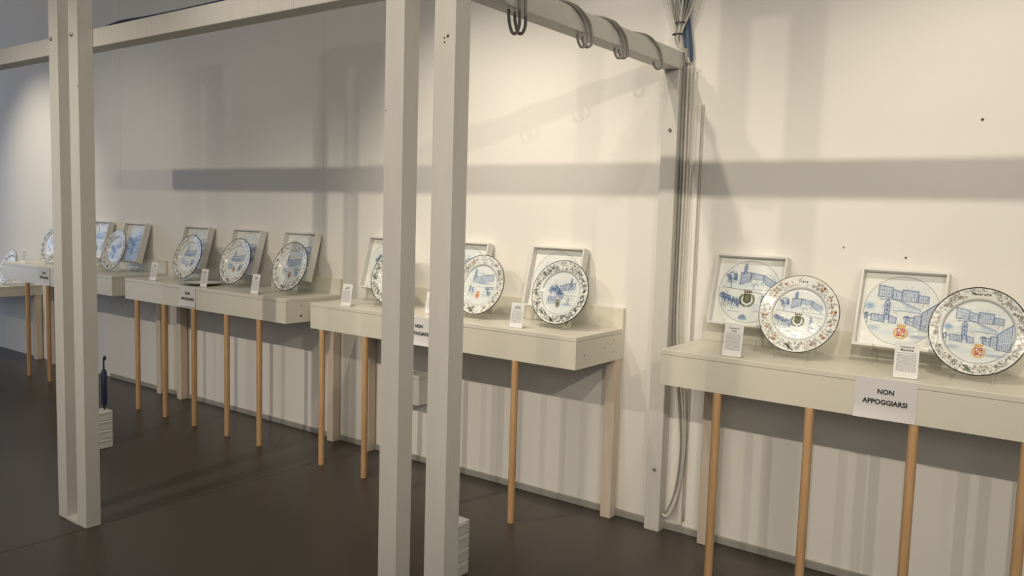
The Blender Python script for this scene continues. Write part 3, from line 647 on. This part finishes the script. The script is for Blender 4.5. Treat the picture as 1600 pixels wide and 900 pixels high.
def card(x, y, rz, label, title=None, seed=0, wd=0.074, ht=0.128, z=ST):
    t = empty('information_card', (x, y, z + 0.0004), (0, 0, rz)); tilt = 0.17
    p = box('card', (-wd / 2, 0, 0.002), (wd / 2, 0.0012, ht), M['paper'], t); p.rotation_euler = (-tilt, 0, 0)
    rnd = random.Random(seed); h2 = ht - 0.002
    # fine print: rule and rows of words
    rc = [(-wd * .42, h2 * .70, wd * .42, h2 * .70 + .0012)]
    zr = h2 * .645
    while zr > h2 * .16:
        xx = -wd * .40
        while xx < wd * .38:
            l = rnd.uniform(.004, .011); rc.append((xx, zr, min(xx + l, wd * .41), zr + .0017)); xx += l + .0017
        zr -= .0049
    link('fine_print', quads(rc, 'fine_print', -0.0010), M['greyink'], p)
    if title:
        for k, (tx, ww) in enumerate(title): link('title', text_mesh(tx, ww, .02), M['ink'], p, (0, -0.0010, h2 * (.845 - .085 * k)))
    else:
        link('title', quads([(-wd * .22, h2 * .84, -wd * .02, h2 * .865), (0.0, h2 * .84, wd * .22, h2 * .865), (-wd * .26, h2 * .77, wd * .26, h2 * .80)], 'title', -0.0010), M['ink'], p)
    hb = box('holder', (-wd / 2 - .001, 0.0018, 0.0015), (wd / 2 + .001, 0.0034, ht + .001), M['acrylic'], t); hb.rotation_euler = (-tilt, 0, 0)
    box('holder_foot', (-wd / 2 - .001, 0.004, 0.0), (wd / 2 + .001, 0.045, 0.0016), M['acrylic'], t)
    tag(t, label, 'card', 'printed information cards'); return t
card(-0.566, -0.395, 0.12, 'white printed card in front of the rightmost framed tile above the notice', [('Comune di', .046), ('Macerata', .042)], 1, .080, .130)
card(-1.205, -0.414, 0.05, 'white printed card at the left end of the rightmost shelf', [('Comune di', .042), ('Treia', .022)], 2, .077, .133)
card(-2.290, -0.400, 0.10, 'white printed card left of the dark-rimmed plate, right of the middle post', None, 3, .070, .122)
card(-2.925, -0.312, 0.0, 'white printed card glimpsed between the two legs of the middle post', None, 4, .070, .118)
card(-3.470, -0.416, 0.10, 'white printed card at the left end of the shelf behind the middle post', None, 5, .072, .126)
card(-4.314, -0.408, 0.08, 'white printed card left of the right plate on the shelf between the double posts', None, 6, .068, .124)
card(-4.880, -0.397, 0.08, 'white printed card standing in front of the flat dish', None, 7, .068, .120)
card(-5.486, -0.404, 0.08, 'pale printed card at the left end of the shelf between the double posts', None, 8, .072, .130)
card(-7.57, -0.387, 0.05, 'printed card at the left end of the shelf cut by the left double post', None, 9, .080, .120)

def notice(x, label, seed, wd=0.207, ht=0.147):
    t = empty('paper_notice', (x, SD, 0.950)); rnd = random.Random(seed); nx, nz = 14, 12; V, F = [], []
    for layer in (0, 1):
        for j in range(nz + 1):
            for i in range(nx + 1):
                u, v = i / nx, j / nz; curl = 0.010 * max(0, v - .72) ** 1.5 * 6 * (1.2 - .7 * u) + 0.0006 * math.sin(u * 5 + seed) * v
                V.append(((u - .5) * wd, -0.0016 - curl + layer * 0.0005, -v * ht))
    m = (nx + 1) * (nz + 1)
    for j in range(nz):
        for i in range(nx):
            a = j * (nx + 1) + i; F.append((a, a + nx + 1, a + nx + 2, a + 1)); F.append((m + a, m + a + 1, m + a + nx + 2, m + a + nx + 1))
    me = bpy.data.meshes.new('sheet'); me.from_pydata(V, [], F); me.update()
    for p in me.polygons: p.use_smooth = True
    link('sheet', me, M['notice'], t)
    link('lettering', text_mesh('NON', .055, .03), M['ink'], t, (0.002, -0.0033, -0.0545))
    link('lettering', text_mesh('APPOGGIARSI', .150, .03), M['ink'], t, (0, -0.0033, -0.0925))
    tag(t, label, 'notice', 'paper notices on the shelf fronts'); return t
notice(-0.617, 'white paper notice reading NON APPOGGIARSI on the rightmost shelf front', 1)
notice(-2.876, 'white paper notice glimpsed between the legs of the middle double post', 2)
notice(-4.982, 'white paper notice on the front of the shelf between the double posts', 3, .19, .135)
notice(-7.04, 'white paper notice on the shelf front left of the left double post', 4)

# ------------------------------------------------------------------ things on the floor and under the shelves
def ribbed_box(x1, y0, h, label, wx=0.10, wy=0.13, n=4):
    t = empty('ribbed_box', (x1 - wx / 2, y0 + wy / 2, 0)); hh = h / n
    for k in range(n):
        box('module', (-wx / 2, -wy / 2, k * hh + .0003), (wx / 2, wy / 2, (k + 1) * hh - .0003), M['box'], t, 0.005, 2)
        box('ridge', (wx / 2 + 0.0001, -wy * .34, (k + .78) * hh), (wx / 2 + .004, wy * .34, (k + .84) * hh), M['box'], t, 0.001)
    tag(t, label, 'box', 'white ribbed boxes on the floor'); return t
ribbed_box(-4.858, -1.162, 0.230, 'white ribbed box on the floor beside the left double post')
ribbed_box(-2.066, -1.122, 0.232, 'white ribbed box on the floor right of the middle double post')
rod = empty('folded_umbrella', (-4.905, -1.06, 0.2305))
bm = bmesh.new(); tube_bm(bm, [(0, 0, 0.0), (0, 0, .02), (0, 0, .04), (0, 0, .23), (0, 0, .25)], [.004, .008, .016, .017, .008], 12); link('canopy', fin(bm, 'canopy', True), M['navy'], rod)
tube('handle', [(0, 0, .25), (0, 0, .30), (.004, 0, .325), (.018, 0, .33), (.02, 0, .31)], .005, M['ink'], rod)
tag(rod, 'slim dark blue upright object on the white box behind the left double post', 'umbrella')
wb = empty('wall_box', (-3.26, -0.06, 0.37))
box('body', (-0.08, -0.05, 0), (0.08, 0.047, 0.155), M['box'], wb, 0.004, 2); box('lid', (-0.084, -0.054, 0.1555), (0.084, 0.0475, 0.178), M['box'], wb, 0.004, 2)
tag(wb, 'white box fixed to the wall below the shelf, seen between the middle posts', 'box')
